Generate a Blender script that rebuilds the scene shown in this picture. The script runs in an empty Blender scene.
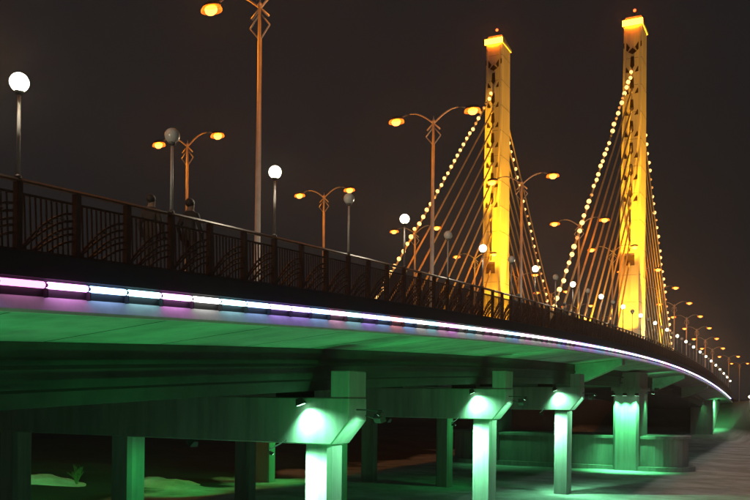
import bpy, math, random
from mathutils import Vector, Matrix
random.seed(7)
R = math.radians
SC = bpy.context.scene
COL = SC.collection

# ------------------------------------------------------------------ camera
# World: the bridge runs along +Y, its near railing stands on X = 0, the river ice is Z = 0.
TH = math.atan(425.0 / 850.0)
PERP = 12.15 * math.cos(TH)
CAMZ = 6.2
cam_data = bpy.data.cameras.new('camera')
cam = bpy.data.objects.new('camera', cam_data); COL.objects.link(cam)
cam_data.sensor_fit = 'HORIZONTAL'; cam_data.sensor_width = 36.0
cam_data.lens = 36.0 * 850.0 / 750.0
cam_data.shift_y = 147.0 / 750.0
cam_data.clip_start = 0.1; cam_data.clip_end = 3000
_fw = Vector((-math.sin(TH), math.cos(TH), 0)); _rt = Vector((math.cos(TH), math.sin(TH), 0)); _up = Vector((0, 0, 1))
_c, _s = math.cos(R(0.7)), math.sin(R(0.7))
_x = _rt * _c + _up * _s; _y = -_rt * _s + _up * _c; _z = -_fw
cam.matrix_world = Matrix(((_x.x, _y.x, _z.x, PERP), (_x.y, _y.y, _z.y, 0), (_x.z, _y.z, _z.z, CAMZ), (0, 0, 0, 1)))
SC.camera = cam

# ------------------------------------------------------------------ night sky, added fill light, exposure
world = bpy.data.worlds.new('World'); SC.world = world; world.use_nodes = True
_n = world.node_tree.nodes; _l = world.node_tree.links; _n.clear()
_out = _n.new('ShaderNodeOutputWorld')
_sky = _n.new('ShaderNodeTexSky'); _sky.sky_type = 'NISHITA'; _sky.sun_disc = False
_sky.sun_elevation = R(-4); _sky.sun_rotation = R(200)
_b1 = _n.new('ShaderNodeBackground'); _b1.inputs['Strength'].default_value = 0.05
_b2 = _n.new('ShaderNodeBackground'); _b2.inputs['Color'].default_value = (1.0, 0.97, 0.98, 1); _b2.inputs['Strength'].default_value = 0.0115
_add = _n.new('ShaderNodeAddShader')
_l.new(_sky.outputs[0], _b1.inputs['Color']); _l.new(_b1.outputs[0], _add.inputs[0]); _l.new(_b2.outputs[0], _add.inputs[1])
_l.new(_add.outputs[0], _out.inputs['Surface'])
fill_sun_d = bpy.data.lights.new('fill_sun', 'SUN'); fill_sun_d.energy = 0.11; fill_sun_d.angle = R(0.5); fill_sun_d.color = (0.85, 0.95, 0.95)  # weak sun added as dim grey fill, mostly for the snow
fill_sun = bpy.data.objects.new('fill_sun', fill_sun_d); COL.objects.link(fill_sun); fill_sun.rotation_euler = (R(48), 0, R(60))
SC.view_settings.view_transform = 'Standard'; SC.view_settings.look = 'None'
SC.view_settings.exposure = 0.0; SC.view_settings.gamma = 1.0; SC.view_settings.use_curve_mapping = False
cy = SC.cycles
cy.max_bounces = 4; cy.diffuse_bounces = 3; cy.glossy_bounces = 2; cy.transmission_bounces = 2; cy.volume_bounces = 0
cy.transparent_max_bounces = 4; cy.sample_clamp_indirect = 3.0; cy.use_denoising = True; cy.use_light_tree = True
cy.use_adaptive_sampling = False
cy.caustics_reflective = False; cy.caustics_refractive = False

# ------------------------------------------------------------------ helpers
def nt(name):
    m = bpy.data.materials.new(name); m.use_nodes = True
    return m, m.node_tree.nodes, m.node_tree.links, m.node_tree.nodes['Principled BSDF']

def surf(name, col, rough=0.8, var=0.25, scale=3.0, bump=0.0, bscale=30.0, metal=0.0, col2=None, streak=False):
    """procedural paint / concrete / metal: two noises vary the colour, a third gives fine relief"""
    m, n, l, b = nt(name)
    tc = n.new('ShaderNodeTexCoord')
    mp = n.new('ShaderNodeMapping'); l.new(tc.outputs['Object'], mp.inputs[0])
    if streak: mp.inputs['Scale'].default_value = (1, 1, 0.18)
    nz = n.new('ShaderNodeTexNoise'); nz.inputs['Scale'].default_value = scale; nz.inputs['Detail'].default_value = 8
    nz.inputs['Roughness'].default_value = 0.65
    l.new(mp.outputs[0], nz.inputs['Vector'])
    rp = n.new('ShaderNodeValToRGB'); l.new(nz.outputs[0], rp.inputs[0])
    c2 = col2 or tuple(c * (1 - var) for c in col)
    rp.color_ramp.elements[0].position = 0.35; rp.color_ramp.elements[0].color = (*c2, 1)
    rp.color_ramp.elements[1].position = 0.62; rp.color_ramp.elements[1].color = (*col, 1)
    if streak:
        m2 = n.new('ShaderNodeMapping'); m2.inputs['Scale'].default_value = (2.2, 2.2, 0.10); l.new(tc.outputs['Object'], m2.inputs[0])
        n3 = n.new('ShaderNodeTexNoise'); n3.inputs['Scale'].default_value = 1.6; n3.inputs['Detail'].default_value = 9; l.new(m2.outputs[0], n3.inputs['Vector'])
        r3 = n.new('ShaderNodeValToRGB'); l.new(n3.outputs[0], r3.inputs[0]); r3.color_ramp.elements[0].position = 0.36; r3.color_ramp.elements[0].color = (0.48, 0.46, 0.43, 1); r3.color_ramp.elements[1].position = 0.54; r3.color_ramp.elements[1].color = (1, 1, 1, 1)
        mm = n.new('ShaderNodeMix'); mm.data_type = 'RGBA'; mm.blend_type = 'MULTIPLY'; mm.inputs['Factor'].default_value = 0.26; l.new(rp.outputs[0], mm.inputs['A']); l.new(r3.outputs[0], mm.inputs['B']); l.new(mm.outputs['Result'], b.inputs['Base Color'])
    else: l.new(rp.outputs[0], b.inputs['Base Color'])
    b.inputs['Roughness'].default_value = rough; b.inputs['Metallic'].default_value = metal
    if bump:
        n2 = n.new('ShaderNodeTexNoise'); n2.inputs['Scale'].default_value = bscale; n2.inputs['Detail'].default_value = 6
        l.new(tc.outputs['Object'], n2.inputs['Vector'])
        bp = n.new('ShaderNodeBump'); bp.inputs['Strength'].default_value = bump; bp.inputs['Distance'].default_value = 0.02
        l.new(n2.outputs[0], bp.inputs['Height']); l.new(bp.outputs[0], b.inputs['Normal'])
    return m

def glow(name, col, strength):
    m, n, l, b = nt(name)
    b.inputs['Base Color'].default_value = (0.8, 0.8, 0.8, 1)
    b.inputs['Emission Color'].default_value = (*col, 1); b.inputs['Emission Strength'].default_value = strength
    b.inputs['Roughness'].default_value = 0.4
    return m

def lampglass(name, col, strength, clear=0.7):
    """glowing glass that lets the light of the lamp inside it through"""
    m = bpy.data.materials.new(name); m.use_nodes = True; n = m.node_tree.nodes; l = m.node_tree.links; n.clear()
    o = n.new('ShaderNodeOutputMaterial'); e = n.new('ShaderNodeEmission'); tr = n.new('ShaderNodeBsdfTransparent'); ad = n.new('ShaderNodeAddShader')
    e.inputs['Color'].default_value = (*col, 1); e.inputs['Strength'].default_value = strength; tr.inputs['Color'].default_value = (clear, clear, clear, 1)
    l.new(e.outputs[0], ad.inputs[0]); l.new(tr.outputs[0], ad.inputs[1]); l.new(ad.outputs[0], o.inputs['Surface'])
    m.cycles.emission_sampling = 'NONE'
    return m
def point(name, parent, loc, energy, col, radius):
    d = bpy.data.lights.new(name, 'POINT'); d.energy = energy; d.color = col; d.shadow_soft_size = radius
    o = bpy.data.objects.new(name, d); COL.objects.link(o); o.parent = parent; o.location = loc
    return o

class MB:
    def __init__(self): self.v = []; self.f = []
    def add(self, vs, fs):
        k = len(self.v); self.v += [tuple(p) for p in vs]; self.f += [tuple(i + k for i in q) for q in fs]; return self
    def box(self, x0, x1, y0, y1, z0, z1):
        vs = [(x, y, z) for z in (z0, z1) for y in (y0, y1) for x in (x0, x1)]
        return self.add(vs, [(0, 2, 3, 1), (4, 5, 7, 6), (0, 1, 5, 4), (2, 6, 7, 3), (0, 4, 6, 2), (1, 3, 7, 5)])
    def obox(self, p0, p1, w, h, up=Vector((0, 0, 1))):
        p0, p1 = Vector(p0), Vector(p1); d = (p1 - p0).normalized(); a = d.cross(up).normalized(); b = a.cross(d)
        vs = [p + a * (sx * w / 2) + b * (sz * h / 2) for p in (p0, p1) for sx, sz in ((-1, -1), (1, -1), (1, 1), (-1, 1))]
        return self.add(vs, [(0, 1, 2, 3), (7, 6, 5, 4), (0, 4, 5, 1), (1, 5, 6, 2), (2, 6, 7, 3), (3, 7, 4, 0)])
    def tube(self, pts, r, n=8, cap=True):
        pts = [Vector(p) for p in pts]; rs = r if isinstance(r, (list, tuple)) else [r] * len(pts)
        rings = []; ref = None
        for i, p in enumerate(pts):
            d = (pts[min(i + 1, len(pts) - 1)] - pts[max(i - 1, 0)]).normalized()
            if ref is None: ref = Vector((1, 0, 0)) if abs(d.x) < 0.8 else Vector((0, 1, 0))
            a = d.cross(ref).normalized(); b = d.cross(a)
            rings.append([p + a * (rs[i] * math.cos(2 * math.pi * k / n)) + b * (rs[i] * math.sin(2 * math.pi * k / n)) for k in range(n)])
            ref = -b if False else ref
        vs = [q for g in rings for q in g]; fs = []
        for i in range(len(pts) - 1):
            for k in range(n):
                fs.append((i * n + k, i * n + (k + 1) % n, (i + 1) * n + (k + 1) % n, (i + 1) * n + k))
        if cap: fs.append(tuple(range(n - 1, -1, -1))); fs.append(tuple((len(pts) - 1) * n + k for k in range(n)))
        return self.add(vs, fs)
    def lathe(self, prof, n=16, c=(0, 0, 0)):
        vs = []; fs = []
        for r, z in prof:
            for k in range(n):
                a = 2 * math.pi * k / n; vs.append((c[0] + r * math.cos(a), c[1] + r * math.sin(a), c[2] + z))
        for i in range(len(prof) - 1):
            for k in range(n): fs.append((i * n + k, i * n + (k + 1) % n, (i + 1) * n + (k + 1) % n, (i + 1) * n + k))
        fs.append(tuple(range(n - 1, -1, -1))); fs.append(tuple((len(prof) - 1) * n + k for k in range(n)))
        return self.add(vs, fs)
    def ball(self, c, r, nu=10, nv=7, sq=(1, 1, 1)):
        return self.lathe2([(r * math.sin(math.pi * j / nv), -r * math.cos(math.pi * j / nv)) for j in range(nv + 1)], nu, c, sq)
    def lathe2(self, prof, n, c, sq):
        vs = []; fs = []
        for r, z in prof:
            r = max(r, 1e-4)
            for k in range(n):
                a = 2 * math.pi * k / n; vs.append((c[0] + r * math.cos(a) * sq[0], c[1] + r * math.sin(a) * sq[1], c[2] + z * sq[2]))
        for i in range(len(prof) - 1):
            for k in range(n): fs.append((i * n + k, i * n + (k + 1) % n, (i + 1) * n + (k + 1) % n, (i + 1) * n + k))
        return self.add(vs, fs)
    def prism(self, poly, a0, a1, axis='y'):
        """closed polygon (u, v) pushed along an axis: axis y -> (u, a, v); x -> (a, u, v); z -> (u, v, a)"""
        mk = {'y': lambda u, v, a: (u, a, v), 'x': lambda u, v, a: (a, u, v), 'z': lambda u, v, a: (u, v, a)}[axis]
        n = len(poly)
        vs = [mk(u, v, a) for a in (a0, a1) for u, v in poly]
        fs = [tuple(range(n - 1, -1, -1)), tuple(range(n, 2 * n))] + [(i, (i + 1) % n, n + (i + 1) % n, n + i) for i in range(n)]
        return self.add(vs, fs)
    def sweep(self, poly, s0, s1, ds, zf):
        """cross-section (x, dz) swept along the bridge, following its vertical curve"""
        k = max(1, int(round((s1 - s0) / ds))); n = len(poly); vs = []; fs = []
        for i in range(k + 1):
            s = s0 + (s1 - s0) * i / k; z = zf(s)
            vs += [(x, s, z + d) for x, d in poly]
        for i in range(k):
            for j in range(n): fs.append((i * n + j, i * n + (j + 1) % n, (i + 1) * n + (j + 1) % n, (i + 1) * n + j))
        fs.append(tuple(range(n - 1, -1, -1))); fs.append(tuple(k * n + j for j in range(n)))
        return self.add(vs, fs)
    def mesh(self, name, mat, smooth=False):
        me = bpy.data.meshes.new(name); me.from_pydata(self.v, [], self.f)
        import bmesh
        bm = bmesh.new(); bm.from_mesh(me); bmesh.ops.recalc_face_normals(bm, faces=bm.faces); bm.to_mesh(me); bm.free()
        if mat: me.materials.append(mat)
        if smooth: me.polygons.foreach_set('use_smooth', [True] * len(me.polygons))
        return me
    def obj(self, name, mat, parent=None, smooth=False):
        return link(name, self.mesh(name, mat, smooth), parent)

def link(name, me, parent=None, loc=(0, 0, 0), rot=(0, 0, 0)):
    o = bpy.data.objects.new(name, me); COL.objects.link(o); o.parent = parent; o.location = loc; o.rotation_euler = rot
    return o
def thing(name, label, cat, loc=(0, 0, 0), rotz=0.0, group=None):
    o = bpy.data.objects.new(name, None); COL.objects.link(o); o.location = loc; o.rotation_euler = (0, 0, rotz)
    o.empty_display_size = 0.3
    return tag(o, label, cat, group)
def tag(o, label, cat, group=None):
    o['label'] = label; o['category'] = cat
    if group: o['group'] = group
    return o
def copy_tree(o, parent=None):
    c = o.copy(); COL.objects.link(c); c.parent = parent
    for ch in list(o.children): copy_tree(ch, c)
    return c
def bevel(o, w, seg=1):
    m = o.modifiers.new('bevel', 'BEVEL'); m.width = w; m.segments = seg; m.limit_method = 'ANGLE'; m.angle_limit = R(40)
    return o
def spot(name, parent, loc, target, energy, col, size_deg, blend=0.6, radius=0.12):
    d = bpy.data.lights.new(name, 'SPOT'); d.energy = energy; d.color = col; d.spot_size = R(size_deg); d.spot_blend = blend
    d.shadow_soft_size = radius
    o = bpy.data.objects.new(name, d); COL.objects.link(o); o.parent = parent; o.location = loc
    o.rotation_euler = (Vector(target) - Vector(loc)).to_track_quat('-Z', 'Y').to_euler()
    return o

def zstrip(s): return CAMZ + 3.35 - 0.00039 * (s - 74.4) ** 2     # vertical curve of the deck edge lights
def slope(s): return math.atan(-2 * 0.00039 * (s - 74.4))
DK = 0.44                                                          # walkway above the edge lights
WID = 19.3
S0, S1 = -30.0, 168.0

ORD = ['first', 'second', 'third', 'fourth', 'fifth', 'sixth', 'seventh', 'eighth', 'ninth', 'tenth', 'eleventh', 'twelfth', 'thirteenth', 'fourteenth', 'fifteenth']
def place(s, ss):
    """where a lamp stands, counted from the pylons along the bridge"""
    if s < 80.2: return ORD[sum(1 for q in ss if s < q < 80.2)] + ' from the pylons toward the piers'
    return ORD[sum(1 for q in ss if 80.2 < q < s)] + ' from the pylons toward the far bank'
# ------------------------------------------------------------------ materials
M = {}
M['conc'] = surf('pier_concrete', (0.46, 0.46, 0.44), 0.85, 0.28, 1.3, 0.25, 25, streak=True)
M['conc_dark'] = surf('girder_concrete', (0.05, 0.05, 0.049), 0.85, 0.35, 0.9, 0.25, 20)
M['soffit'] = surf('soffit_paint', (0.42, 0.43, 0.41), 0.7, 0.45, 0.55, 0.2, 12)
M['fascia'] = surf('fascia_black_panel', (0.012, 0.012, 0.013), 0.65, 0.4, 2.0)
M['lip'] = surf('fascia_white_lip', (0.72, 0.72, 0.74), 0.45, 0.15, 3.0)
M['iron'] = surf('railing_iron', (0.070, 0.034, 0.020), 0.45, 0.4, 9.0, metal=0.3)
M['pole'] = surf('pole_paint', (0.48, 0.45, 0.42), 0.45, 0.2, 4.0, metal=0.2)
M['pole_thin'] = surf('globe_post_paint', (0.34, 0.32, 0.31), 0.45, 0.2, 6.0, metal=0.2)
M['asphalt'] = surf('asphalt', (0.055, 0.054, 0.052), 0.85, 0.3, 5.0, 0.4, 90)
M['paving'] = surf('walkway_paving', (0.26, 0.25, 0.24), 0.85, 0.25, 3.0, 0.3, 40)
M['line'] = surf('road_paint', (0.75, 0.75, 0.72), 0.6, 0.3, 9.0)
M['pylon'] = surf('pylon_paint', (0.78, 0.71, 0.52), 0.7, 0.14, 0.8, 0.12, 20, streak=True)
M['joint'] = surf('pour_joint_grout', (0.38, 0.35, 0.30), 0.8, 0.3, 3.0)
M['bronze'] = surf('ornament_bronze', (0.10, 0.065, 0.03), 0.45, 0.4, 6.0, metal=0.5)
M['cable'] = surf('cable_sheath', (0.76, 0.58, 0.28), 0.5, 0.2, 2.0)
M['housing'] = surf('lamp_housing', (0.05, 0.05, 0.05), 0.5, 0.3, 10.0)
M['globe_off'] = surf('opal_glass_unlit', (0.42, 0.40, 0.37), 0.25, 0.06, 8.0)
M['globe_on'] = lampglass('opal_glass_lit', (1.0, 0.90, 0.66), 3.0)
M['sodium'] = lampglass('sodium_lens', (1.0, 0.29, 0.05), 2.8, 0.9)
M['halo_ring'] = lampglass('orange_halo_glow', (1.0, 0.15, 0.006), 1.5, 0.85)  # glowing ring added to imitate an orange halo round each lamp
M['bulb'] = glow('string_bulb', (1.0, 0.50, 0.15), 2.6)
M['topband'] = glow('pylon_top_band', (1.0, 0.17, 0.004), 70)
M['beacon'] = glow('red_beacon', (1.0, 0.07, 0.015), 4)
M['green_lens'] = glow('green_flood_lens', (0.45, 1.0, 0.60), 6)
M['amber_lens'] = glow('amber_flood_lens', (1.0, 0.62, 0.06), 30)
M['rubber'] = surf('bearing_rubber', (0.04, 0.04, 0.04), 0.9, 0.2, 8.0)
GREEN = (0.13, 1.0, 0.32); PALE = (0.26, 1.0, 0.48)
AMBER = (1.0, 0.43, 0.013)
DEEP = (0.02, 1.0, 0.17)

# snow / ice ground
m, n, l, b = nt('trodden_snow'); M['snow'] = m
tc = n.new('ShaderNodeTexCoord')
mp = n.new('ShaderNodeMapping'); mp.inputs['Scale'].default_value = (0.8, 1.0, 1.0); mp.inputs['Rotation'].default_value = (0, 0, R(25)); l.new(tc.outputs['Object'], mp.inputs[0])
n1 = n.new('ShaderNodeTexNoise'); n1.inputs['Scale'].default_value = 0.3; n1.inputs['Detail'].default_value = 10; n1.inputs['Roughness'].default_value = 0.68; l.new(mp.outputs[0], n1.inputs['Vector'])
rp = n.new('ShaderNodeValToRGB'); l.new(n1.outputs[0], rp.inputs[0])
rp.color_ramp.elements[0].position = 0.40; rp.color_ramp.elements[0].color = (0.44, 0.44, 0.41, 1)
rp.color_ramp.elements[1].position = 0.62; rp.color_ramp.elements[1].color = (0.78, 0.79, 0.79, 1)
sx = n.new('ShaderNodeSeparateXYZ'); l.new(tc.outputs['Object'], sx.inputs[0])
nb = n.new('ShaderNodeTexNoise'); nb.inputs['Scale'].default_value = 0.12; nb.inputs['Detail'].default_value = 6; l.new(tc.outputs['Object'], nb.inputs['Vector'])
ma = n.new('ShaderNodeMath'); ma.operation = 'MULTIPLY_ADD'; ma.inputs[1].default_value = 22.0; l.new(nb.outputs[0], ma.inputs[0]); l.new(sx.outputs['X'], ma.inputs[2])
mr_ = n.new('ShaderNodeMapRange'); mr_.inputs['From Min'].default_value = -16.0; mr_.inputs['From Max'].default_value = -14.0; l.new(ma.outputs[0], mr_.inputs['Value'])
mx = n.new('ShaderNodeMix'); mx.data_type = 'RGBA'; l.new(mr_.outputs[0], mx.inputs['Factor']); mx.inputs['A'].default_value = (0.018, 0.018, 0.017, 1); l.new(rp.outputs[0], mx.inputs['B'])  # dark colour past the piers stands in for ground the lamps leave unlit
mz = n.new('ShaderNodeMapRange'); mz.inputs['From Min'].default_value = 0.9; mz.inputs['From Max'].default_value = 1.8; l.new(sx.outputs['Z'], mz.inputs['Value'])
me_ = n.new('ShaderNodeMix'); me_.data_type = 'RGBA'; l.new(mz.outputs[0], me_.inputs['Factor']); l.new(mx.outputs['Result'], me_.inputs['A']); me_.inputs['B'].default_value = (0.045, 0.038, 0.028, 1)
l.new(me_.outputs['Result'], b.inputs['Base Color']); b.inputs['Roughness'].default_value = 0.8
n2 = n.new('ShaderNodeTexNoise'); n2.inputs['Scale'].default_value = 2.6; n2.inputs['Detail'].default_value = 12; n2.inputs['Roughness'].default_value = 0.7; l.new(mp.outputs[0], n2.inputs['Vector'])
bp = n.new('ShaderNodeBump'); bp.inputs['Strength'].default_value = 0.8; bp.inputs['Distance'].default_value = 0.12; l.new(n2.outputs[0], bp.inputs['Height']); l.new(bp.outputs[0], b.inputs['Normal'])

# ------------------------------------------------------------------ ground: frozen river, rising to the far bank
def smooth(a, b_, t):
    t = max(0.0, min(1.0, (t - a) / (b_ - a))); return t * t * (3 - 2 * t)
from mathutils import noise as mnoise
BANK = zstrip(S1) + DK - 0.35
def gz(x, y):
    h = 0.30 * mnoise.noise(Vector((x * 0.10, y * 0.10, 0.3))) + 0.10 * mnoise.noise(Vector((x * 0.5, y * 0.5, 2.0)))
    h *= 0.35 + 0.65 * smooth(0, 25, abs(x + 8) - 12)
    fwd = smooth(0.0, 9.0, x) * (1 - 0.3 * smooth(30, 90, x))
    toe = 143 + 3 * mnoise.noise(Vector((x * 0.05, 0, 7.0))) - 19 * fwd
    k = smooth(toe, toe + 24 - 6 * fwd, y)
    h += 0.5 * smooth(24, 40, -x) + 0.35 * mnoise.noise(Vector((x * 0.25, y * 0.25, 5.0))) * smooth(24, 36, -x)
    return -0.12 + h * (1 - k) + k * (BANK + 1.2 * fwd * (1 - smooth(175, 230, y)) + 0.15 * mnoise.noise(Vector((x * 0.2, y * 0.2, 9.0))) * (0 if -WID - 1 < x < 1 else 1))
def axis(lo, hi, core0, core1, fine, grow=1.22):
    a = []; t = core0
    while t <= core1: a.append(t); t += fine
    st = fine; t = core1
    while t < hi: st *= grow; t = min(hi, t + st); a.append(t)
    st = fine; t = core0; left = []
    while t > lo: st *= grow; t = max(lo, t - st); left.append(t)
    return left[::-1] + a
xs = axis(-300, 300, -50, 40, 0.6); ys = axis(-60, 460, 15, 175, 0.8)
g = MB(); nx = len(xs)
g.add([(x, y, gz(x, y)) for y in ys for x in xs], [(j * nx + i, j * nx + i + 1, (j + 1) * nx + i + 1, (j + 1) * nx + i) for j in range(len(ys) - 1) for i in range(nx - 1)])
ground = g.obj('ground', M['snow'], smooth=True); ground['kind'] = 'structure'
rd = MB()
rd.add([(-15.9, S1 + 0.4, BANK + 0.36), (-3.4, S1 + 0.4, BANK + 0.36), (-3.4, 455, BANK + 0.36), (-15.9, 455, BANK + 0.36)], [(0, 1, 2, 3)])
road = rd.obj('approach_road', M['asphalt']); road['kind'] = 'structure'
# the road sits on a low bed so that it does not float over the bank
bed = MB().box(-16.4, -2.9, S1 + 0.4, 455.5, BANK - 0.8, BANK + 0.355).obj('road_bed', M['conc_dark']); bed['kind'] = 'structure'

# ------------------------------------------------------------------ bridge
bridge = thing('bridge', 'long arched road bridge deck with black fascia and green lit underside', 'bridge', (0, 0, 0))
# cantilever slab and central box girder
slab = [(0.0, DK), (-3.3, DK), (-3.4, DK - 0.13), (-WID + 3.4, DK - 0.13), (-WID + 3.3, DK), (-WID, DK), (-WID - 0.1, -0.45), (-WID + 3.3, -0.80), (-3.3, -0.80), (0.0, -0.449)]
MB().sweep(slab, S0, S1, 2.0, zstrip).obj('deck_slab', M['soffit'], bridge)
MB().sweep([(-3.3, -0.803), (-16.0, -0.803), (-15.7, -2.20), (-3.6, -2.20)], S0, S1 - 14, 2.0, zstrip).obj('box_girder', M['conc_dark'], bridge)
MB().sweep([(-3.6, DK - 0.126), (-15.7, DK - 0.126), (-15.7, DK - 0.122), (-3.6, DK - 0.122)], S0, S1, 2.0, zstrip).obj('road_surface', M['asphalt'], bridge)
for x in (-9.5, -9.8):
    MB().sweep([(x, DK - 0.118), (x - 0.14, DK - 0.118), (x - 0.14, DK - 0.1165), (x, DK - 0.1165)], S0, S1, 2.0, zstrip).obj('centre_line', M['line'], bridge)
for x0, x1 in ((-0.25, -3.25), (-16.05, -19.05)):
    MB().sweep([(x0, DK + 0.004), (x1, DK + 0.004), (x1, DK + 0.02), (x0, DK + 0.02)], S0, S1, 2.0, zstrip).obj('walkway', M['paving'], bridge)
# near edge: black fascia board above the tubes, recess board coloured black to stay dark beside the tubes, white lower lip that catches the coloured light
MB().sweep([(0.002, DK + 0.06), (0.09, DK + 0.06), (0.09, 0.105), (0.002, 0.105)], S0, S1, 2.0, zstrip).obj('fascia', M['fascia'], bridge)
MB().sweep([(0.002, 0.10), (0.02, 0.10), (0.02, -0.185), (0.002, -0.185)], S0, S1, 2.0, zstrip).obj('recess_board', M['fascia'], bridge)
MB().sweep([(0.002, -0.19), (0.035, -0.19), (0.12, -0.40), (0.10, -0.455), (0.002, -0.455)], S0, S1, 2.0, zstrip).obj('lower_lip', M['lip'], bridge)
MB().sweep([(-WID - 0.002, DK + 0.06), (-WID - 0.09, DK + 0.06), (-WID - 0.16, -0.44), (-WID - 0.11, -0.44)], S0, S1, 2.0, zstrip).obj('fascia', M['fascia'], bridge)
for s in (60.0, 95.0, 120.0):                                   # haunched brackets under the cantilever
    z = zstrip(s)
    bevel(MB().prism([(-0.02, z - 0.462), (-3.28, z - 0.81), (-3.28, z - 2.15), (-2.6, z - 2.0), (-0.02, z - 0.85)], s - 0.5, s + 0.5).obj('bracket', M['soffit'], bridge), 0.03)

for k in range(0, 44):                                          # segment joints on the underside of the cantilever and the girder web
    s = 2.0 + 3.6 * k; z = zstrip(s)
    MB().add([(-0.05, s - 0.015, z - 0.458), (-0.05, s + 0.015, z - 0.458), (-3.28, s + 0.015, z - 0.802), (-3.28, s - 0.015, z - 0.802), (-0.05, s - 0.015, z - 0.44), (-0.05, s + 0.015, z - 0.44), (-3.28, s + 0.015, z - 0.78), (-3.28, s - 0.015, z - 0.78)],
             [(0, 1, 2, 3), (4, 5, 6, 7), (0, 1, 5, 4), (1, 2, 6, 5), (2, 3, 7, 6), (3, 0, 4, 7)]).obj('slab_joint', M['fascia'], bridge)
MB().sweep([(-3.30, -1.38), (-3.21, -1.38), (-3.21, -1.29), (-3.30, -1.29)], S0, S1 - 16, 2.0, zstrip).obj('cable_duct', M['fascia'], bridge)
MB().sweep([(-3.36, -1.86), (-3.28, -1.86), (-3.28, -1.80), (-3.36, -1.80)], S0, S1 - 16, 2.0, zstrip).obj('cable_duct', M['fascia'], bridge)

# edge lights: one row of tubes, whites and tinted ones
strip = thing('tube_light_row', 'row of glowing white and tinted tubes along the deck edge', 'light strip', (0.07, S0, zstrip(S0)))
tints = {'violet': (1.9, 1.0, 4.6), 'magenta': (4.0, 1.0, 3.9), 'blue': (1.0, 2.0, 4.2), 'white': (2.9, 2.8, 2.6), 'cyan': (1.1, 2.9, 3.3), 'pink': (3.6, 1.5, 2.7), 'rose': (3.8, 0.95, 1.2)}
for k in tints: M['tube_' + k] = glow('tube_' + k, tuple(0.82 * c + 0.18 * 2.6 for c in tints[k]), 2.0)
M['tube_pinkshow'] = glow('tube_pink_dim', (3.0, 0.78, 2.2), 1.0)
base_tube = {}
TP = 0.912
def tube_mesh(kind):
    if kind not in base_tube:
        base_tube[kind] = MB().tube([(0, 0.01, 0), (0, 0.03, 0), (0, TP - 0.065, 0), (0, TP - 0.045, 0)], [0.032, 0.055, 0.055, 0.032], 8).mesh('tube', M['tube_' + kind], True)
    return base_tube[kind]
fin_me = MB().box(-0.055, 0.045, TP - 0.024, TP - 0.008, -0.20, -0.052).mesh('added_baffle', M['fascia'])  # added fins that block tube light to part the colour patches
cap_me = MB().tube([(0, TP - 0.044, 0), (0, TP + 0.009, 0)], 0.036, 8).mesh('socket', M['housing'])
seq = ['violet', 'pinkshow', 'magenta', 'blue', 'cyan', 'magenta', 'white', 'cyan', 'blue', 'violet', 'violet', 'blue', 'pink', 'cyan', 'violet', 'blue', 'rose', 'blue', 'white', 'cyan']
i0 = round((9.80 - S0) / TP)
s = 9.80 - i0 * TP; k = 0; tubes_s = []
while s < 160:
    kd = seq[(k - i0 + 2) % len(seq)] if k >= i0 - 2 else random.choice(seq)
    if k >= i0 + 18: kd = random.choice(['white', 'cyan', 'blue', 'violet', 'pink', 'white', 'magenta'])
    if s > -4:
        o = link('tube', tube_mesh(kd), strip, (0, s - S0, zstrip(s) - zstrip(S0)), (slope(s), 0, 0))
        if s < 45: link('socket', cap_me, o); link('added_baffle', fin_me, o)
    s += TP; k += 1

# ------------------------------------------------------------------ railings
SP = 1.205; I0 = -6
def post_s(i): return 9.37 + SP * i
rail = thing('railing', 'dark iron railing with arched bars along the lit deck edge', 'railing', (0, 0, 0))
pm = MB().box(-0.05, 0.05, -0.055, 0.055, 0, 1.155).box(-0.062, 0.062, -0.067, 0.067, 0, 0.07).mesh('post', M['iron'])
sl_me = MB().box(-0.011, 0.011, -0.011, 0.011, 0.115, 0.955).mesh('baluster', M['iron'])
def panel_mb(bal):
    mb = MB()
    y1 = SP - 0.055
    mb.box(-0.025, 0.025, 0.055, y1, 0.07, 0.115); mb.box(-0.025, 0.025, 0.055, y1, 0.955, 0.995)
    for y0, H, e in ((0.06, 0.70, 1.7), (0.10, 0.58, 1.6), (0.30, 0.46, 1.6), (0.36, 0.36, 1.5), (0.62, 0.24, 1.5)):   # bars fanning up from the lower corner
        pts = [(0.0, y0 + (y1 - y0) * q / 7, 0.115 + H * (1 - (1 - q / 7) ** e)) for q in range(8)]
        mb.tube(pts, 0.024, 5)
    for yy, zz in ((0.40, 0.44), (0.66, 0.60), (0.92, 0.70), (0.80, 0.44)):
        mb.ball((0.01, yy, zz), 0.035, 6, 4)
    if bal:
        for q in range(1, 10): mb.box(-0.011, 0.011, 0.055 + (y1 - 0.055) * q / 10 - 0.011, 0.055 + (y1 - 0.055) * q / 10 + 0.011, 0.115, 0.955)
    return mb
pan_near = panel_mb(False).mesh('panel', M['iron']); pan_far = panel_mb(True).mesh('panel', M['iron'])
NP = int((S1 - 2 - post_s(I0)) / SP)
for i in range(I0, I0 + NP):
    s = post_s(i)
    link('post', pm, rail, (-0.1, s, zstrip(s) + DK))
    sl = math.atan2(zstrip(s + SP) - zstrip(s), SP)
    near = -2 <= i < 28
    p = link('panel', pan_near if near else pan_far, rail, (-0.1, s, zstrip(s) + DK), (sl, 0, 0))
    if near:
        for q in range(1, 10): link('baluster', sl_me, p, (0, 0.055 + (SP - 0.11) * q / 10, 0))
link('post', pm, rail, (-0.1, post_s(I0 + NP), zstrip(post_s(I0 + NP)) + DK))
def trail(x): return [(x - 0.045, DK + 1.155), (x + 0.045, DK + 1.155), (x + 0.055, DK + 1.18), (x + 0.035, DK + 1.215), (x - 0.035, DK + 1.215), (x - 0.055, DK + 1.18)]
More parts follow.
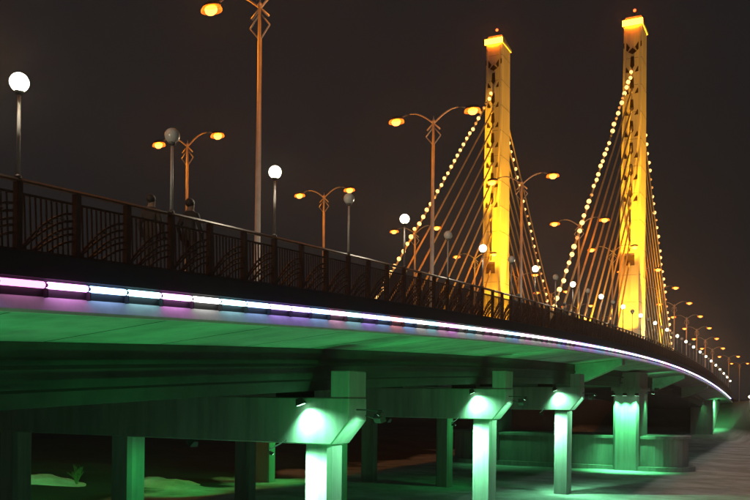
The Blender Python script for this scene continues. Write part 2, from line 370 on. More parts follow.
MB().sweep(trail(-0.1), post_s(I0), post_s(I0 + NP), 1.205, zstrip).obj('top_rail', M['pole_thin'] if False else M['iron'], rail)
frail = thing('railing', 'plain dark iron railing on the far side of the roadway', 'railing', (-WID, 0, 0))
MB().sweep(trail(0.1), S0 + 1, S1 - 1, 2.0, zstrip).obj('top_rail', M['iron'], frail)
MB().sweep([(0.075, DK + 0.08), (0.125, DK + 0.08), (0.125, DK + 0.12), (0.075, DK + 0.12)], S0 + 1, S1 - 1, 2.0, zstrip).obj('bottom_rail', M['iron'], frail)
for i in range(0, 82):
    s = S0 + 1.2 + i * 2.41
    link('post', pm, frail, (0.1, s, zstrip(s) + DK))
mb = MB()
for i in range(0, 1000):
    s = S0 + 1.4 + i * 0.195
    z = zstrip(s) + DK; mb.box(0.09, 0.11, s - 0.01, s + 0.01, z + 0.10, z + 1.16)
o = mb.obj('balusters', M['iron'], frail); o['kind'] = 'stuff'

# ------------------------------------------------------------------ globe lamps on every third railing post
def globe_lamp(lit):
    t = thing('globe_lamp', '', 'lamp', group='globe lamps along the railing')
    t['label'] = 'lit white globe lamp on a thin railing post' if lit else 'dark unlit globe lamp on a thin railing post'
    t['group'] = 'lit globe lamps along the railing' if lit else 'unlit globe lamps along the railing'
    MB().tube([(0, 0, 0), (0, 0, 1.32)], [0.032, 0.026], 8).obj('pole', M['pole_thin'], t, True)
    MB().lathe([(0.06, 0), (0.06, 0.03), (0.035, 0.06)], 10).obj('foot', M['housing'], t)
    MB().lathe([(0.03, 1.30), (0.075, 1.33), (0.075, 1.36), (0.05, 1.375)], 12).obj('collar', M['housing'], t)
    MB().ball((0, 0, 1.50), 0.15, 14, 10).obj('globe', M['globe_on' if lit else 'globe_off'], t, True)
    if lit: point('globe_light', t, (0, 0, 1.50), 260, (1.0, 0.90, 0.66), 0.10)
    return t
gl = {True: globe_lamp(True), False: globe_lamp(False)}; used = {True: False, False: False}
k = -1
while True:
    s = post_s(3 * k)
    if s > S1 - 6: break
    lit = k % 2 == 0
    o = copy_tree(gl[lit]) if used[lit] else gl[lit]; used[lit] = True
    o.location = (-0.1, s, zstrip(s) + DK + 1.21)
    same = [post_s(3 * q) for q in range(-1, 60) if (q % 2 == 0) == lit]
    o['label'] = ('lit white globe lamp on the railing, ' if lit else 'dark unlit globe lamp on the railing, ') + place(s, same)
    k += 1
o = copy_tree(gl[True]); o['label'] = 'lit globe lamp standing alone on the far bank'; o['group'] = 'globe lamp on the far bank'; o.location = (3.6, 150, gz(3.6, 150) - 0.02); o.scale = (1.4, 1.4, 1.5)

# ------------------------------------------------------------------ twin-arm sodium street lamps
def street_lamp():
    t = thing('street_lamp', 'x', 'street lamp')
    MB().tube([(0, 0, 0), (0, 0, 0.5), (0, 0, 8.95)], [0.115, 0.10, 0.06], 10).obj('pole', M['pole'], t, True)
    MB().lathe([(0.20, 0), (0.20, 0.05), (0.14, 0.12), (0.14, 0.55), (0.11, 0.62)], 12).obj('base', M['pole'], t)
    d = MB(); q = [(0.0, 7.95), (0.34, 8.35), (0.0, 8.76), (-0.34, 8.35)]
    for a in range(4):
        (x0, z0), (x1, z1) = q[a], q[(a + 1) % 4]; d.tube([(x0, 0, z0), (x1, 0, z1)], 0.027, 6)
    d.obj('diamond_ornament', M['pole'], t)
    MB().lathe([(0.02, 8.90), (0.085, 8.94), (0.085, 9.00), (0.03, 9.10), (0.01, 9.22)], 10).obj('finial', M['pole'], t)
    for sg in (-1, 1):
        pts = []
        for j in range(9):
            u = j / 8; pts.append((sg * (-0.30 + 1.85 * u), 0, 8.62 + 0.92 * math.sin(u * R(115)) - 0.10 * u))
        MB().tube(pts, [0.04] * 5 + [0.034] * 4, 7).obj('arm', M['pole'], t, True)
        e = pts[-1]
        h = MB().lathe2([(0.001, -0.05), (0.17, -0.05), (0.19, 0.0), (0.15, 0.07), (0.07, 0.11), (0.001, 0.12)], 12, (e[0] + sg * 0.22, 0, e[2] - 0.02), (1.75, 0.85, 1)).obj('lamp_head', M['housing'], t, True)
        MB().lathe2([(0.001, -0.27), (0.08, -0.25), (0.135, -0.19), (0.155, -0.12), (0.145, -0.055)], 10, (e[0] + sg * 0.25, 0, e[2] - 0.03), (1.45, 0.9, 1.1)).obj('lens', M['sodium'], h, True)
        MB().lathe2([(0.215, -0.20), (0.235, -0.19), (0.235, -0.12), (0.205, -0.052), (0.19, -0.052)], 14, (e[0] + sg * 0.23, 0, e[2] - 0.02), (1.55, 0.95, 1)).obj('halo_ring', M['halo_ring'], h, True)
        point('sodium_light', h, (e[0] + sg * 0.25, 0, e[2] - 0.19), 250, (1.0, 0.25, 0.0016), 0.07)
    return t
sl0 = street_lamp(); first = True
near_s = [7.6, 20.85, 34.1, 47.2, 61.3, 73.6] + [86.8 + 13.2 * k for k in range(7)]
far_s = [6.2, 19.4, 32.7, 45.9, 59.9, 73.4] + [86.8 + 13.2 * k for k in range(7)]
for row, lab, x, ss in (('near', 'orange twin street lamp on the walkway kerb, ', -3.1, near_s), ('far', 'orange twin street lamp across the roadway, ', -15.9, far_s)):
    for s in ss:
        o = sl0 if first else copy_tree(sl0); first = False
        o['label'] = lab + place(s, ss); o['group'] = 'street lamps along the ' + ('walkway kerb' if row == 'near' else 'opposite kerb')
        if x > -10: o.location = (-3.5, s, zstrip(s) + DK - 0.14)
        else: o.location = (-15.8, s, zstrip(s) + DK)
o = copy_tree(sl0); o['label'] = 'orange street lamp on the far bank road, next to the bridge end'; o['group'] = 'street lamps on the far bank'
o.location = (-2.4, 190, BANK + 0.0)
o = copy_tree(o); o.location = (-2.4, 225, BANK + 0.0); o['label'] = 'orange street lamp on the far bank road, well beyond the bridge end'

# ------------------------------------------------------------------ pylons and stay cables
SPY = 80.2
def motif(mb_parts, x, z, kind, sc=1.0):
    """bronze relief of the front face; kind 0: wide W, 1: spear with two leaves"""
    mb = MB(); y = -0.045
    def poly(pts): mb.prism([(x + a * sc, z + c * sc) for a, c in pts], y, 0.05)
    if kind == 0:
        poly([(-0.55, 0.30), (-0.40, 0.34), (-0.16, -0.02), (-0.30, -0.26), (-0.56, 0.02)])
        poly([(0.55, 0.30), (0.56, 0.02), (0.30, -0.26), (0.16, -0.02), (0.40, 0.34)])
        poly([(-0.26, -0.30), (0.0, -0.05), (0.26, -0.30), (0.0, -0.46)])
    else:
        poly([(-0.09, 0.62), (0.09, 0.62), (0.13, 0.02), (0.0, -0.16), (-0.13, 0.02)])
        poly([(-0.52, -0.34), (-0.36, -0.02), (-0.17, -0.38)])
        poly([(0.52, -0.34), (0.17, -0.38), (0.36, -0.02)])
    return mb
def pylon(x, h, label, legs):
    zb = zstrip(SPY) + DK
    t = thing('pylon', label, 'pylon', (x, SPY, zb), group='bridge pylons')
    hw0, hw1, hl0, hl1 = 0.98, 0.80, 1.55, 1.35
    # shaft: tapered box with chamfered corners, a recessed centre panel on the front
    def ring(hw, hl, z, c=0.12): return [(hw, -hl + c, z), (hw, hl - c, z), (hw - c, hl, z), (-hw + c, hl, z), (-hw, hl - c, z), (-hw, -hl + c, z), (-hw + c, -hl, z), (hw - c, -hl, z)]
    mb = MB(); hs = h - 0.9
    vs = []; zz = [-0.13 + (hs + 0.13) * q / 8 for q in range(9)]
    for z in zz:
        u = max(0, z) / hs; vs += ring(hw0 + (hw1 - hw0) * u, hl0 + (hl1 - hl0) * u, z)
    fs = [(i * 8 + k, i * 8 + (k + 1) % 8, (i + 1) * 8 + (k + 1) % 8, (i + 1) * 8 + k) for i in range(8) for k in range(8)]
    fs += [tuple(range(7, -1, -1)), tuple(64 + k for k in range(8))]
    mb.add(vs, fs); mb.obj('shaft', M['pylon'], t)
    def fy(z): return -(hl0 + (hl1 - hl0) * max(0, z) / hs)
    for sx in (-1, 1):                                          # raised edge ribs
        r_ = MB()
        a, b_ = sx * (hw0 - 0.20), sx * (hw1 - 0.19)
        r_.obox((a, fy(0) - 0.03, 1.3), (b_, fy(hs) - 0.03, hs - 0.2), 0.16, 0.09, Vector((0, -1, 0)))
        r_.obj('front_rib', M['pylon'], t)
    # pyramid crown with a glowing band and a red beacon
    u1 = hw1 + 0.10; v1 = hl1 + 0.10
    MB().box(-u1, u1, -v1, v1, hs + 0.004, hs + 0.22).obj('cornice', M['pylon'], t)
    MB().add([(-u1, -v1, hs + 0.224), (u1, -v1, hs + 0.224), (u1, v1, hs + 0.224), (-u1, v1, hs + 0.224), (-0.75 * u1, -v1 * 0.72, hs + 0.9), (u1 * 0.75, -v1 * 0.72, hs + 0.9), (u1 * 0.75, -0.1, hs + 0.9), (-u1 * 0.75, -0.1, hs + 0.9)],
             [(0, 1, 2, 3), (4, 5, 6, 7), (0, 1, 5, 4), (1, 2, 6, 5), (2, 3, 7, 6), (3, 0, 4, 7)]).obj('crown', M['pylon'], t)
    MB().box(-u1 + 0.02, u1 - 0.02, -v1 - 0.10, -v1 - 0.004, hs - 0.05, hs + 0.45).obj('light_band', M['topband'], t)
    bc = MB().tube([(0, -0.5, hs + 0.9), (0, -0.5, hs + 1.55)], 0.03, 6).obj('beacon_post', M['housing'], t)
    MB().ball((0, -0.5, hs + 1.66), 0.14, 8, 6).obj('beacon', M['beacon'], bc, True)
    # bronze reliefs up the front
    z = hs - 2.0; k = 0
    while z > 14.5:
        kd = 0 if k in (0,) else 1
        y_off = fy(z)
        m_ = motif(None, 0, 0, kd, 1.42)
        m_.v = [(vx, vy + y_off, vz + z) for vx, vy, vz in m_.v]
        m_.obj('relief', M['bronze'], t)
        z -= 1.95 if k else 1.75; k += 1
    MB().prism([(-0.05, 9.6), (0.05, 9.6), (0.05, 13.4), (0.0, 13.8), (-0.05, 13.4)], fy(11.5) - 0.05, fy(11.5) + 0.2).obj('slit_relief', M['bronze'], t)
    MB().box(-0.42, 0.42, fy(8.8) - 0.16, fy(8.8) + 0.2, 8.35, 9.25).obj('plaque', M['bronze'], t)
    for z in [2.6 + 2.45 * q for q in range(int((hs - 3.4) / 2.45) + 1)]:      # pour joints round the shaft
        u = z / hs; a_, b_ = hw0 + (hw1 - hw0) * u + 0.004, hl0 + (hl1 - hl0) * u + 0.004
        MB().prism([(q[0], q[1]) for q in ring(a_, b_, 0, 0.12)], z - 0.025, z + 0.025, 'z').obj('pour_joint', M['joint'], t)
    bevel(MB().box(-hw0 - 0.25, hw0 + 0.25, -hl0 - 0.3, hl0 + 0.3, -0.12, 0.75).obj('plinth', M['pylon'], t), 0.06)
    # leg below the deck, down to the pile cap
    lm = MB(); c = 0.22
    lw, ll = 1.12, 2.5
    zt = -0.16 - 0.80 - DK if False else -1.30
    vs = ring(lw, ll, zt, c) + ring(lw, ll, -zb - 0.3, c)
    lm.add(vs, [(k, (k + 1) % 8, 8 + (k + 1) % 8, 8 + k) for k in range(8)] + [tuple(range(8)), tuple(range(15, 7, -1))])
    leg = lm.obj('lower_leg', M['conc'], t)
    MB().box(-lw - 0.16, lw + 0.16, -ll - 0.16, ll + 0.16, -2.95, -2.66).obj('leg_collar', M['conc'], t)
    # amber floods on the walkway
    for (fx, fy_, tx, ty, tz, en, sz) in ((-0.5, -5.0, 0, -1.5, 4.5, 8000, 42), (0.5, -8.0, 0, -1.4, 12, 52000, 19), (-0.5, -8.2, 0, -1.4, 19, 150000, 13), (0.0, -8.4, 0, -1.3, 27, 380000, 10.5),
                                          (2.1, 0.3, 0.8, 0, 5, 2500, 60), (2.4, 0.9, 0.7, 0.1, 13, 26000, 34), (2.4, -0.9, 0.7, -0.1, 25, 170000, 21), (-3.4, 0.0, -0.7, 0, 19, 24000, 30), (0.3, -20, 0, -7, 16, 17000, 60), (0.3, 20, 0, 7, 16, 17000, 60)):
        fl = MB().box(fx - 0.2, fx + 0.2, fy_ - 0.16, fy_ + 0.16, 0.10, 0.42).obj('floodlight', M['housing'], t); bevel(fl, 0.03)
        MB().box(fx - 0.16, fx + 0.16, fy_ - 0.12, fy_ + 0.12, 0.423, 0.435).obj('lens', M['amber_lens'], fl)
        spot('amber_beam', t, (fx, fy_, 0.5), (tx, ty, tz), en, AMBER, sz, 0.8, 0.1)
    return t
py_near = pylon(-3.0, 31.0, 'tall amber lit pylon beside the near railing with bronze reliefs and beacon', True)
py_far = pylon(-16.1, 31.6, 'tall amber lit pylon across the roadway with bronze reliefs and beacon', True)

NC = 11
attach = [26.0 - 1.72 * k for k in range(NC)]
anchor = [30.0 - 2.12 * k for k in range(NC)]
def cable_path(x, sgn, j):
    sa = SPY + sgn * (1.40 if True else 0); sd = SPY + sgn * anchor[j]
    zb = zstrip(SPY) + DK
    return Vector((x, sa, zb + attach[j])), Vector((x, sd, zstrip(sd) + DK))
names = ['outermost', 'second', 'third', 'fourth', 'fifth', 'sixth', 'seventh', 'eighth', 'ninth', 'tenth', 'innermost']
for x, which in ((-3.0, 'near railing pylon'), (-16.1, 'across-road pylon')):
    for sgn, side in ((-1, 'towards the concrete piers'), (1, 'towards the far bank')):
        for j in range(NC):
            a, b_ = cable_path(x, sgn, j); mid = (a + b_) / 2; L = (a - b_).length
            c = thing('stay_cable', '%s pale stay cable of the %s %s' % (names[j], which, side), 'cable', tuple(b_), group='stay cables')
            pts = []
            for q in range(9):
                u = q / 8; p = b_ + (a - b_) * u - b_; p.z -= 0.004 * L * 4 * u * (1 - u); pts.append(p)
            MB().tube(pts, 0.075, 7).obj('strand', M['cable'], c, True)
            d = (a - b_).normalized()
            MB().tube([Vector((0, 0, 0)), d * 1.3], [0.13, 0.10], 8).obj('anchor_sleeve', M['cable'], c, True)
            MB().tube([a - b_ - d * 0.9, a - b_ + d * 0.12], [0.09, 0.11], 8).obj('upper_socket', M['cable'], c, True)
M['bulb_weak'] = glow('string_bulb_weak', (1.0, 0.34, 0.05), 0.9)
M['bulb_dead'] = surf('string_bulb_dead', (0.4, 0.35, 0.3), 0.3, 0.1, 9)
weak_me = MB().ball((0, 0, 0), 0.125, 8, 6).mesh('bulb', M['bulb_weak'], True); dead_me = MB().ball((0, 0, 0), 0.125, 8, 6).mesh('bulb', M['bulb_dead'], True)
bulb_me = MB().ball((0, 0, 0), 0.165, 8, 6).mesh('bulb', M['bulb'], True)
for x, sgn, j, lab in ((-3.0, -1, 0, 'string of amber bulbs on the near pylon cable over the plain piers'), (-3.0, 1, 0, 'string of amber bulbs on the near pylon cable toward the far bank'),
                       (-16.1, -1, 0, 'string of amber bulbs on the roadway pylon cable over the plain piers'), (-16.1, 1, 1, 'string of amber bulbs on the roadway pylon cable toward the far bank')):
    a, b_ = cable_path(x, sgn, j); L = (a - b_).length
    t = thing('bulb_string', lab, 'string lights', tuple(b_), group='bulb strings on the stay cables')
    nb = int(L / 0.98)
    wire = []
    for q in range(1, nb):
        u = q / nb; p = (a - b_) * u; p.z -= 0.004 * L * 4 * u * (1 - u); p.z += 0.17
        wire.append(p.copy()); p.z += 0.06; p.x += 0.06
        p += Vector((random.uniform(-.05, .05), random.uniform(-.08, .08), random.uniform(-.08, .08))); rr = random.random()
        link('bulb', dead_me if rr < 0.04 else weak_me if rr < 0.16 else bulb_me, t, p).scale = (random.uniform(0.85, 1.12),) * 3
    MB().tube(wire, 0.014, 4).obj('wire', M['housing'], t)

# ------------------------------------------------------------------ piers
def chamfer_col(x, y, hx, hy, z0, z1, c=0.14):
    poly = [(x + hx, y - hy + c), (x + hx, y + hy - c), (x + hx - c, y + hy), (x - hx + c, y + hy), (x - hx, y + hy - c), (x - hx, y - hy + c), (x - hx + c, y - hy), (x + hx - c, y - hy)]
    return MB().prism(poly, z0, z1, 'z')
def flood(t_label, loc, aim, en, size, group, lens=True, bracket_to=None, radius=0.12, mat='green_lens', length=0.42, col=GREEN, dim=(0.30, 0.22)):
    t = thing('floodlight', t_label, 'floodlight', loc, group=group)
    d = (Vector(aim) - Vector(loc)).normalized(); rot = d.to_track_quat('-Z', 'Y')
    w, h = length, dim[0]
    hb = MB().add([(-w / 2, -h / 2, 0), (w / 2, -h / 2, 0), (w / 2, h / 2, 0), (-w / 2, h / 2, 0), (-w * 0.3, -h * 0.3, dim[1]), (w * 0.3, -h * 0.3, dim[1]), (w * 0.3, h * 0.3, dim[1]), (-w * 0.3, h * 0.3, dim[1])],
                  [(0, 1, 2, 3), (4, 5, 6, 7), (0, 1, 5, 4), (1, 2, 6, 5), (2, 3, 7, 6), (3, 0, 4, 7)]).obj('housing', M['housing'], t)
    hb.rotation_mode = 'QUATERNION'; hb.rotation_quaternion = rot; bevel(hb, 0.012)
    ln = MB().box(-w / 2 + 0.035, w / 2 - 0.035, -h / 2 + 0.03, h / 2 - 0.03, -0.008, -0.003).obj('lens', M[mat], t)
    ln.rotation_mode = 'QUATERNION'; ln.rotation_quaternion = rot
    if bracket_to is not None:
        b_ = Vector(bracket_to) - Vector(loc)
        MB().tube([-d * 0.16, b_], 0.025, 6).obj('bracket', M['housing'], t)
    if en: spot('green_beam', t, d * 0.06, d * 3, en, col, size, 1.0, radius)
    return t
PIERS = [(-7.8, 'x'), (8.4, 'concrete pier outside'), (24.5, 'two'), (40.6, 'three'), (56.4, 'four')]
for idx, (s, _) in enumerate(PIERS):
    z = zstrip(s)
    lab = ['broad concrete pier farthest from the pylons', 'broad concrete pier fourth from the pylons', 'broad concrete pier with lit cap end, third from the pylons', 'broad concrete pier with lit cap end, second from the pylons', 'broad concrete pier with lit cap end, next to the pylons'][idx]
    t = thing('pier', lab, 'pier', (-10, s, 0), group='concrete piers under the deck')
    zb, zt = z - 3.95, z - 2.42
    # cap beam with chamfered ends
    poly = [(7.35, zb), (8.0 - 0.0, zb + 0.78), (8.0, zt), (-8.9, zt), (-8.9, zb + 0.78), (-8.2, zb)]
    bevel(MB().prism(poly, -0.62, 0.62).obj('cap_beam', M['conc'], t), 0.035)
    bevel(MB().box(7.3, 7.985, -0.60, 0.60, zt + 0.003, z - 1.55).obj('stop_block', M['conc'], t), 0.03)
    bevel(MB().box(-8.85, -8.2, -0.60, 0.60, zt + 0.003, z - 1.55).obj('stop_block', M['conc'], t), 0.03)
    for bx in (5.6, 1.5, -2.6, -5.3):
        MB().box(bx - 0.5, bx + 0.5, -0.42, 0.42, zt + 0.002, z - 2.205).obj('bearing_pad', M['rubber'], t)
    for cx in (6.75, -1.75, -7.75):
        cm = chamfer_col(cx, 0, 0.50, 0.46, -0.6, zb + 0.012 if False else zb - 0.003, 0.13); cm.obj('column', M['conc'], t)
# green floods on the piers: one on each cap face near its end, one under the cap beside the near column
FS = [(8.4, 'pier fourth from the pylons'), (24.5, 'pier third from the pylons'), (40.6, 'pier second from the pylons'), (56.4, 'pier next to the pylons')]
for s, nm in FS:
    z = zstrip(s); yf = s - 0.62
    flood('green floodlight on the cap face of the ' + nm, (-3.6, yf - 0.30, z - 2.66), (-3.12, yf - 0.12, z - 4.0), 1150 * random.uniform(0.85, 1.15), 130, 'floodlights on the piers', col=PALE, bracket_to=(-3.6, yf + 0.02, z - 2.60))
    flood('slim lit bar lamp under the cap of the ' + nm, (-4.35, s - 1.45, z - 4.25), (-3.2, s - 0.40, z - 5.7), 3000, 100, 'bar lamps under the pier caps', col=PALE, bracket_to=(-4.35, s - 0.6, z - 3.85), mat='green_lens', length=0.5, dim=(0.12, 0.08))
    flood('green floodlight behind the cap end of the ' + nm, (-1.55, s + 0.75, z - 3.05), (-1.0, s + 4.0, z - 0.9), (120 if s < 10 else 200), 160, 'floodlights behind the pier caps', bracket_to=(-2.02, s + 0.55, z - 3.0), col=DEEP)
    flood('small pale floodlight over the sloped cap end of the ' + nm, (-1.15, s - 0.1, z - 2.95), (-2.75, s - 0.05, z - 5.6), 520, 120, 'floodlights over the sloped cap ends', bracket_to=(-2.02, s - 0.1, z - 2.8), col=PALE, length=0.34, dim=(0.16, 0.12))
    flood('small green floodlight under the middle of the cap of the ' + nm, (-8.6, s - 0.2, z - 4.15), (-11.5, s - 0.1, z - 7.0), 170, 115, 'floodlights under the middle of the pier caps', bracket_to=(-8.6, s - 0.1, z - 3.94), col=DEEP)
    flood('green floodlight under the far cap end of the ' + nm, (-18.6, s + 0.75, z - 3.6), ((-24.6, 52.4, 2.0) if s > 50 else (-34.0, 41.5, 0.3) if s < 30 else (-28.5, s + 4.5, 0.3)), (9000 if s < 30 else 1800), (34 if s < 30 else 70), 'floodlights at the far ends of the pier caps', bracket_to=(-18.5, s + 0.55, z - 3.4), col=DEEP)
for s, nm in ((5.5, 'before the first pier'), (14.5, 'between the first two piers'), (22.0, 'ahead of the second pier'), (31.0, 'behind the second pier'), (38.0, 'ahead of the third pier')):
    flood('ground floodlight on the snow shining up at the deck edge ' + nm, (-0.7, s, 0.38), (-1.5, s + 2.0, 9.0), 820, 88, 'ground floodlights beside the bridge', bracket_to=(-0.7, s, -0.2), col=DEEP)
# far column beyond the piers
bevel(chamfer_col(-24.4, 52.4, 0.70, 0.5, -0.5, 4.6, 0.10).obj('stone_post', M['conc'], None), 0.02)
o = bpy.data.objects['stone_post']; tag(o, 'short pale concrete post standing alone beyond the piers', 'post')

# snow banks and dry shrubs on the darkened ground beyond the piers
def mound(label, x, y, rx, ry, h, seed):
    mb = MB(); n_r, n_a = 10, 28; vs = [(0, 0, h)]; fs = []
    for i in range(1, n_r + 1):
        u = i / n_r
        for k in range(n_a):
            a = 2 * math.pi * k / n_a; e = 1 + 0.25 * mnoise.noise(Vector((math.cos(a) * 1.5, math.sin(a) * 1.5, seed)))
            px, py = rx * u * e * math.cos(a), ry * u * e * math.sin(a)
            vs.append((px, py, h * (1 - u * u) ** 1.2 + 0.16 * mnoise.noise(Vector((px * 1.2, py * 1.2, seed + 3))) * (1 - u ** 4) - 0.12 * u))
    fs += [(0, 1 + k, 1 + (k + 1) % n_a) for k in range(n_a)]
    fs += [(1 + (i - 1) * n_a + k, 1 + i * n_a + k, 1 + i * n_a + (k + 1) % n_a, 1 + (i - 1) * n_a + (k + 1) % n_a) for i in range(1, n_r) for k in range(n_a)]
    mb.add(vs, fs); o = mb.obj('snow_bank', M['snow'], smooth=True); o.location = (x, y, gz(x, y) - 0.05)
    return tag(o, label, 'snow bank')
mound('long low snow bank on the darkened ground beyond the dark columns', -35.5, 41.5, 4.2, 2.4, 0.55, 1.0)
mound('broad green lit snow bank beside the pale lone post', -29.0, 46.0, 4.0, 2.6, 0.45, 4.0)
M['twig'] = surf('dry_twigs', (0.20, 0.15, 0.07), 0.9, 0.3, 12)
for lab, x, y, hh in (('dry leafless shrub on the long low snow bank', -32.4, 42.0, 1.1), ('small dry tuft at the end of the long snow bank', -37.0, 41.0, 0.7)):
    o = thing('dry_shrub', lab, 'shrub', (x, y, gz(x, y)))
    for k in range(16):
        a = random.uniform(0, 6.28); sp = random.uniform(0.15, 0.6) * hh; mb = MB()
        top = Vector((math.cos(a) * sp, math.sin(a) * sp, hh * random.uniform(0.7, 1.25)))
        mb.tube([(0, 0, 0), tuple(top * 0.5 + Vector((0, 0, 0.12))), tuple(top)], [0.02, 0.014, 0.006], 4)
        for q in range(4):
            b0 = top * random.uniform(0.4, 0.9); mb.tube([tuple(b0), tuple(b0 + Vector((random.uniform(-.25, .25), random.uniform(-.25, .25), random.uniform(.1, .35))) * hh)], [0.012, 0.005], 4)
        mb.obj('twig', M['twig'], o)

# pile cap under the pylons: long low platform with rounded ends
pc = thing('pile_cap', 'long low rounded concrete platform under the pylon legs', 'platform', (-9.3, 81.6, 0))
def stadium(hl, hw, n=14):
    pts = []
    for k in range(n + 1): a = -math.pi / 2 + math.pi * k / n; pts.append((hl + hw * math.cos(a), hw * math.sin(a)))
    for k in range(n + 1): a = math.pi / 2 + math.pi * k / n; pts.append((-hl + hw * math.cos(a), hw * math.sin(a)))
    return pts
MB().prism(stadium(8.0, 3.2), -0.6, 2.75, 'z').obj('platform_body', M['conc'], pc)
MB().prism(stadium(8.05, 3.36), 2.753, 2.98, 'z').obj('coping', M['conc'], pc)
MB().prism(stadium(8.05, 3.75), -0.6, 0.28, 'z').obj('footing', M['conc'], pc)
# floods on the near pylon leg
zl = zstrip(SPY)
for q, (fx, fy_) in enumerate(((-4.0, -2.95), (-3.0, -3.05), (-2.0, -2.95))):
    flood('green floodlight under the collar of the near pylon leg, ' + ['roadway corner', 'centre of its face', 'railing corner'][q], (fx, SPY + fy_, zl - 2.95), (fx * 0.3 - 2.1, SPY - 2.6, 1.5), 2600, 80, 'floodlights on the pylon leg', bracket_to=(fx, SPY - 2.5, zl - 2.8), mat='green_lens')
flood('green floodlight on the flank of the near pylon leg', (-1.2, SPY + 1.0, zl - 2.75), (-1.9, SPY + 1.0, 1.0), 500, 90, None, bracket_to=(-1.85, SPY + 1.0, zl - 2.7))
flood('green floodlight aimed at the deck bracket beside the pylon leg', (-1.2, SPY + 3.2, zl - 2.3), (-1.6, SPY + 15, zl - 1.2), 900, 95, None, bracket_to=(-1.9, SPY + 2.2, zl - 2.4))
flood('green floodlight on the far pylon leg', (-15.2, SPY - 3.0, zl - 2.95), (-14.0, SPY - 2.6, 1.0), 420, 110, None, bracket_to=(-15.4, SPY - 2.4, zl - 2.8))

# abutment at the far bank
ab = thing('abutment', 'concrete abutment block in the far bank, lit green on its flank', 'abutment', (-3.6, 150, 0))
za = zstrip(150)
bevel(MB().box(-1.7, 1.75, -1.0, 16.0, 0.2, za - 0.95).obj('wing_wall', M['conc'], ab), 0.05)
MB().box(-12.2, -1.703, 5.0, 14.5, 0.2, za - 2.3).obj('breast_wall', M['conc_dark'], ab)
flood('green floodlight at the top of the abutment flank', (-1.0, 149.9, za - 1.0), (-1.9, 152.5, za - 3.2), 4500, 120, None, bracket_to=(-1.86, 149.9, za - 1.2))
flood('green floodlight at the front of the abutment', (-3.6, 147.2, za - 1.6), (-3.6, 149.2, za - 4), 700, 110, None, bracket_to=(-3.6, 149.02, za - 1.5))

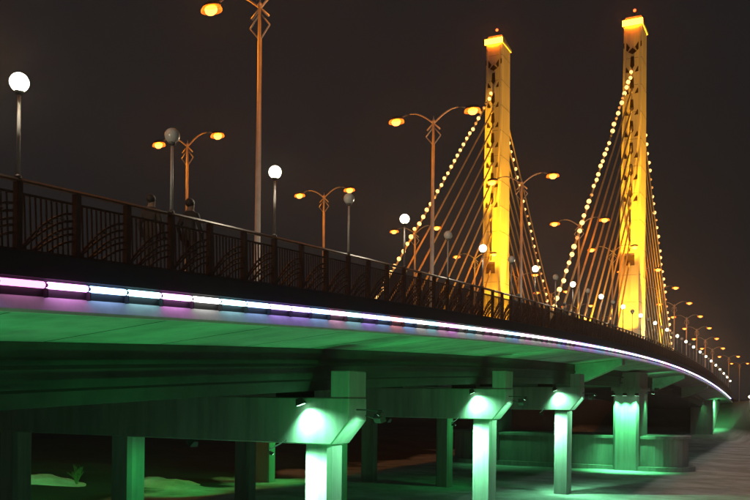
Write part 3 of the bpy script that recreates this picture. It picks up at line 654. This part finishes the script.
# ------------------------------------------------------------------ people on the walkway
def person(label, loc, rotz, h, coat, trousers, hair, stride=0.22):
    k = h / 1.72
    J = {'pel': (0, 0, 0.95), 'sp': (0, 0.01, 1.15), 'ch': (0, 0.0, 1.34), 'nk': (0, 0.0, 1.47), 'hd': (0, 0.02, 1.56), 'tp': (0, 0.015, 1.655),
         'hl': (-0.10, 0, 0.90), 'kl': (-0.10, stride * 0.6, 0.49), 'al': (-0.10, stride * 0.5, 0.08), 'tl': (-0.11, stride * 0.5 + 0.16, 0.035),
         'hr': (0.10, 0, 0.90), 'kr': (0.10, -stride * 0.1, 0.49), 'ar': (0.10, -stride * 0.9, 0.10), 'tr': (0.11, -stride * 0.9 + 0.16, 0.04),
         'sl': (-0.165, 0, 1.365), 'el': (-0.25, -0.06, 1.12), 'wl': (-0.24, 0.06, 0.89), 'ml': (-0.235, 0.10, 0.80), 'ul': (-0.20, 0.12, 0.83),
         'sr': (0.165, 0, 1.365), 'er': (0.25, -0.02, 1.12), 'wr': (0.24, 0.12, 0.91), 'mr': (0.235, 0.16, 0.82), 'ur': (0.20, 0.18, 0.85)}
    rad = {'pel': 0.15, 'sp': 0.14, 'ch': 0.165, 'nk': 0.072, 'hd': 0.085, 'tp': 0.085, 'hl': 0.095, 'kl': 0.068, 'al': 0.05, 'tl': 0.042, 'hr': 0.095, 'kr': 0.068, 'ar': 0.05, 'tr': 0.042,
           'sl': 0.075, 'el': 0.058, 'wl': 0.042, 'ml': 0.03, 'ul': 0.015, 'sr': 0.075, 'er': 0.058, 'wr': 0.042, 'mr': 0.03, 'ur': 0.015}
    E_ = [('pel', 'sp'), ('sp', 'ch'), ('ch', 'nk'), ('nk', 'hd'), ('hd', 'tp'), ('pel', 'hl'), ('hl', 'kl'), ('kl', 'al'), ('al', 'tl'), ('pel', 'hr'), ('hr', 'kr'), ('kr', 'ar'), ('ar', 'tr'),
          ('ch', 'sl'), ('sl', 'el'), ('el', 'wl'), ('wl', 'ml'), ('wl', 'ul'), ('ch', 'sr'), ('sr', 'er'), ('er', 'wr'), ('wr', 'mr'), ('wr', 'ur')]
    t = thing('person', label, 'person', loc, rotz)
    ks = list(J); me = bpy.data.meshes.new('body'); me.from_pydata([Vector(J[q]) * k for q in ks], [(ks.index(a), ks.index(b_)) for a, b_ in E_], [])
    m_, n_, l_, b_ = nt('clothing'); tcn = n_.new('ShaderNodeTexCoord'); sp = n_.new('ShaderNodeSeparateXYZ'); l_.new(tcn.outputs['Object'], sp.inputs[0])
    mr = n_.new('ShaderNodeMath'); mr.operation = 'DIVIDE'; mr.inputs[1].default_value = h; l_.new(sp.outputs['Z'], mr.inputs[0])
    cr = n_.new('ShaderNodeValToRGB'); cr.color_ramp.interpolation = 'CONSTANT'; l_.new(mr.outputs[0], cr.inputs[0])
    el = cr.color_ramp.elements; el[0].position = 0; el[0].color = (0.02, 0.018, 0.016, 1); el[1].position = 0.05; el[1].color = (*trousers, 1)
    e = el.new(0.47); e.color = (*coat, 1); e = el.new(0.855); e.color = (0.16, 0.10, 0.07, 1)
    l_.new(cr.outputs[0], b_.inputs['Base Color']); b_.inputs['Roughness'].default_value = 0.85
    me.materials.append(m_)
    o = link('body', me, t)
    md = o.modifiers.new('skin', 'SKIN'); md.use_smooth_shade = True
    sv = me.skin_vertices[0].data
    for i_, q in enumerate(ks): sv[i_].radius = (rad[q] * k, rad[q] * k * (0.72 if q in ('ch', 'sp', 'pel') else 1.0))
    sv[0].use_root = True
    sd = o.modifiers.new('sub', 'SUBSURF'); sd.levels = 2; sd.render_levels = 2
    MB().ball((0, 0.0, 1.635 * k), 0.108 * k, 12, 8, (0.92, 1.02, 0.92)).obj('hair', surf('hair', hair, 0.7, 0.3, 30.0), t, True).location = (0, -0.018, 0.012)
    MB().ball((0, 0.112 * k, 1.575 * k), 0.018 * k, 6, 4, (0.8, 1, 1.3)).obj('nose', m_, t, True)
    return t
for lab, s, x, rz, h, coat, tr in (('pedestrian in a dark coat walking by the street lamp pole', 14.2, -0.62, 0.1, 1.70, (0.010, 0.010, 0.012), (0.02, 0.02, 0.03)),
                                   ('shorter pedestrian in dark brown strolling behind the walker', 13.15, -0.75, 0.15, 1.62, (0.016, 0.011, 0.009), (0.02, 0.02, 0.02)),
                                   ('pedestrian in black facing the railing near the pylons', 45.9, -0.62, -1.3, 1.74, (0.018, 0.018, 0.02), (0.03, 0.03, 0.035)),
                                   ('pedestrian in grey walking between unlit globe lamps', 39.6, -1.3, 0.0, 1.70, (0.04, 0.04, 0.042), (0.02, 0.02, 0.025))):
    person(lab, (x, s, zstrip(s) + DK + 0.02), rz, h, coat, tr, (0.012, 0.010, 0.009))

for k in ('bulb', 'bulb_weak', 'beacon', 'green_lens', 'amber_lens'): M[k].cycles.emission_sampling = 'NONE'   # too weak to light anything: seen only directly

# ------------------------------------------------------------------ haze volume added to put a faint glow round the lamps
m = bpy.data.materials.new('glow_haze'); m.use_nodes = True; n = m.node_tree.nodes; l = m.node_tree.links; n.clear()
ou = n.new('ShaderNodeOutputMaterial'); pv = n.new('ShaderNodeVolumePrincipled')
pv.inputs['Color'].default_value = (0.9, 0.9, 0.9, 1); pv.inputs['Density'].default_value = 0.00045; pv.inputs['Anisotropy'].default_value = 0.82
l.new(pv.outputs[0], ou.inputs['Volume'])
hz = MB().box(-305, 305, -65, 465, -1.8, 52).obj('haze', m); hz['kind'] = 'stuff'; m.cycles.volume_sampling = 'EQUIANGULAR'
hz['label'] = 'thin added haze giving a faint glow round the lamps'
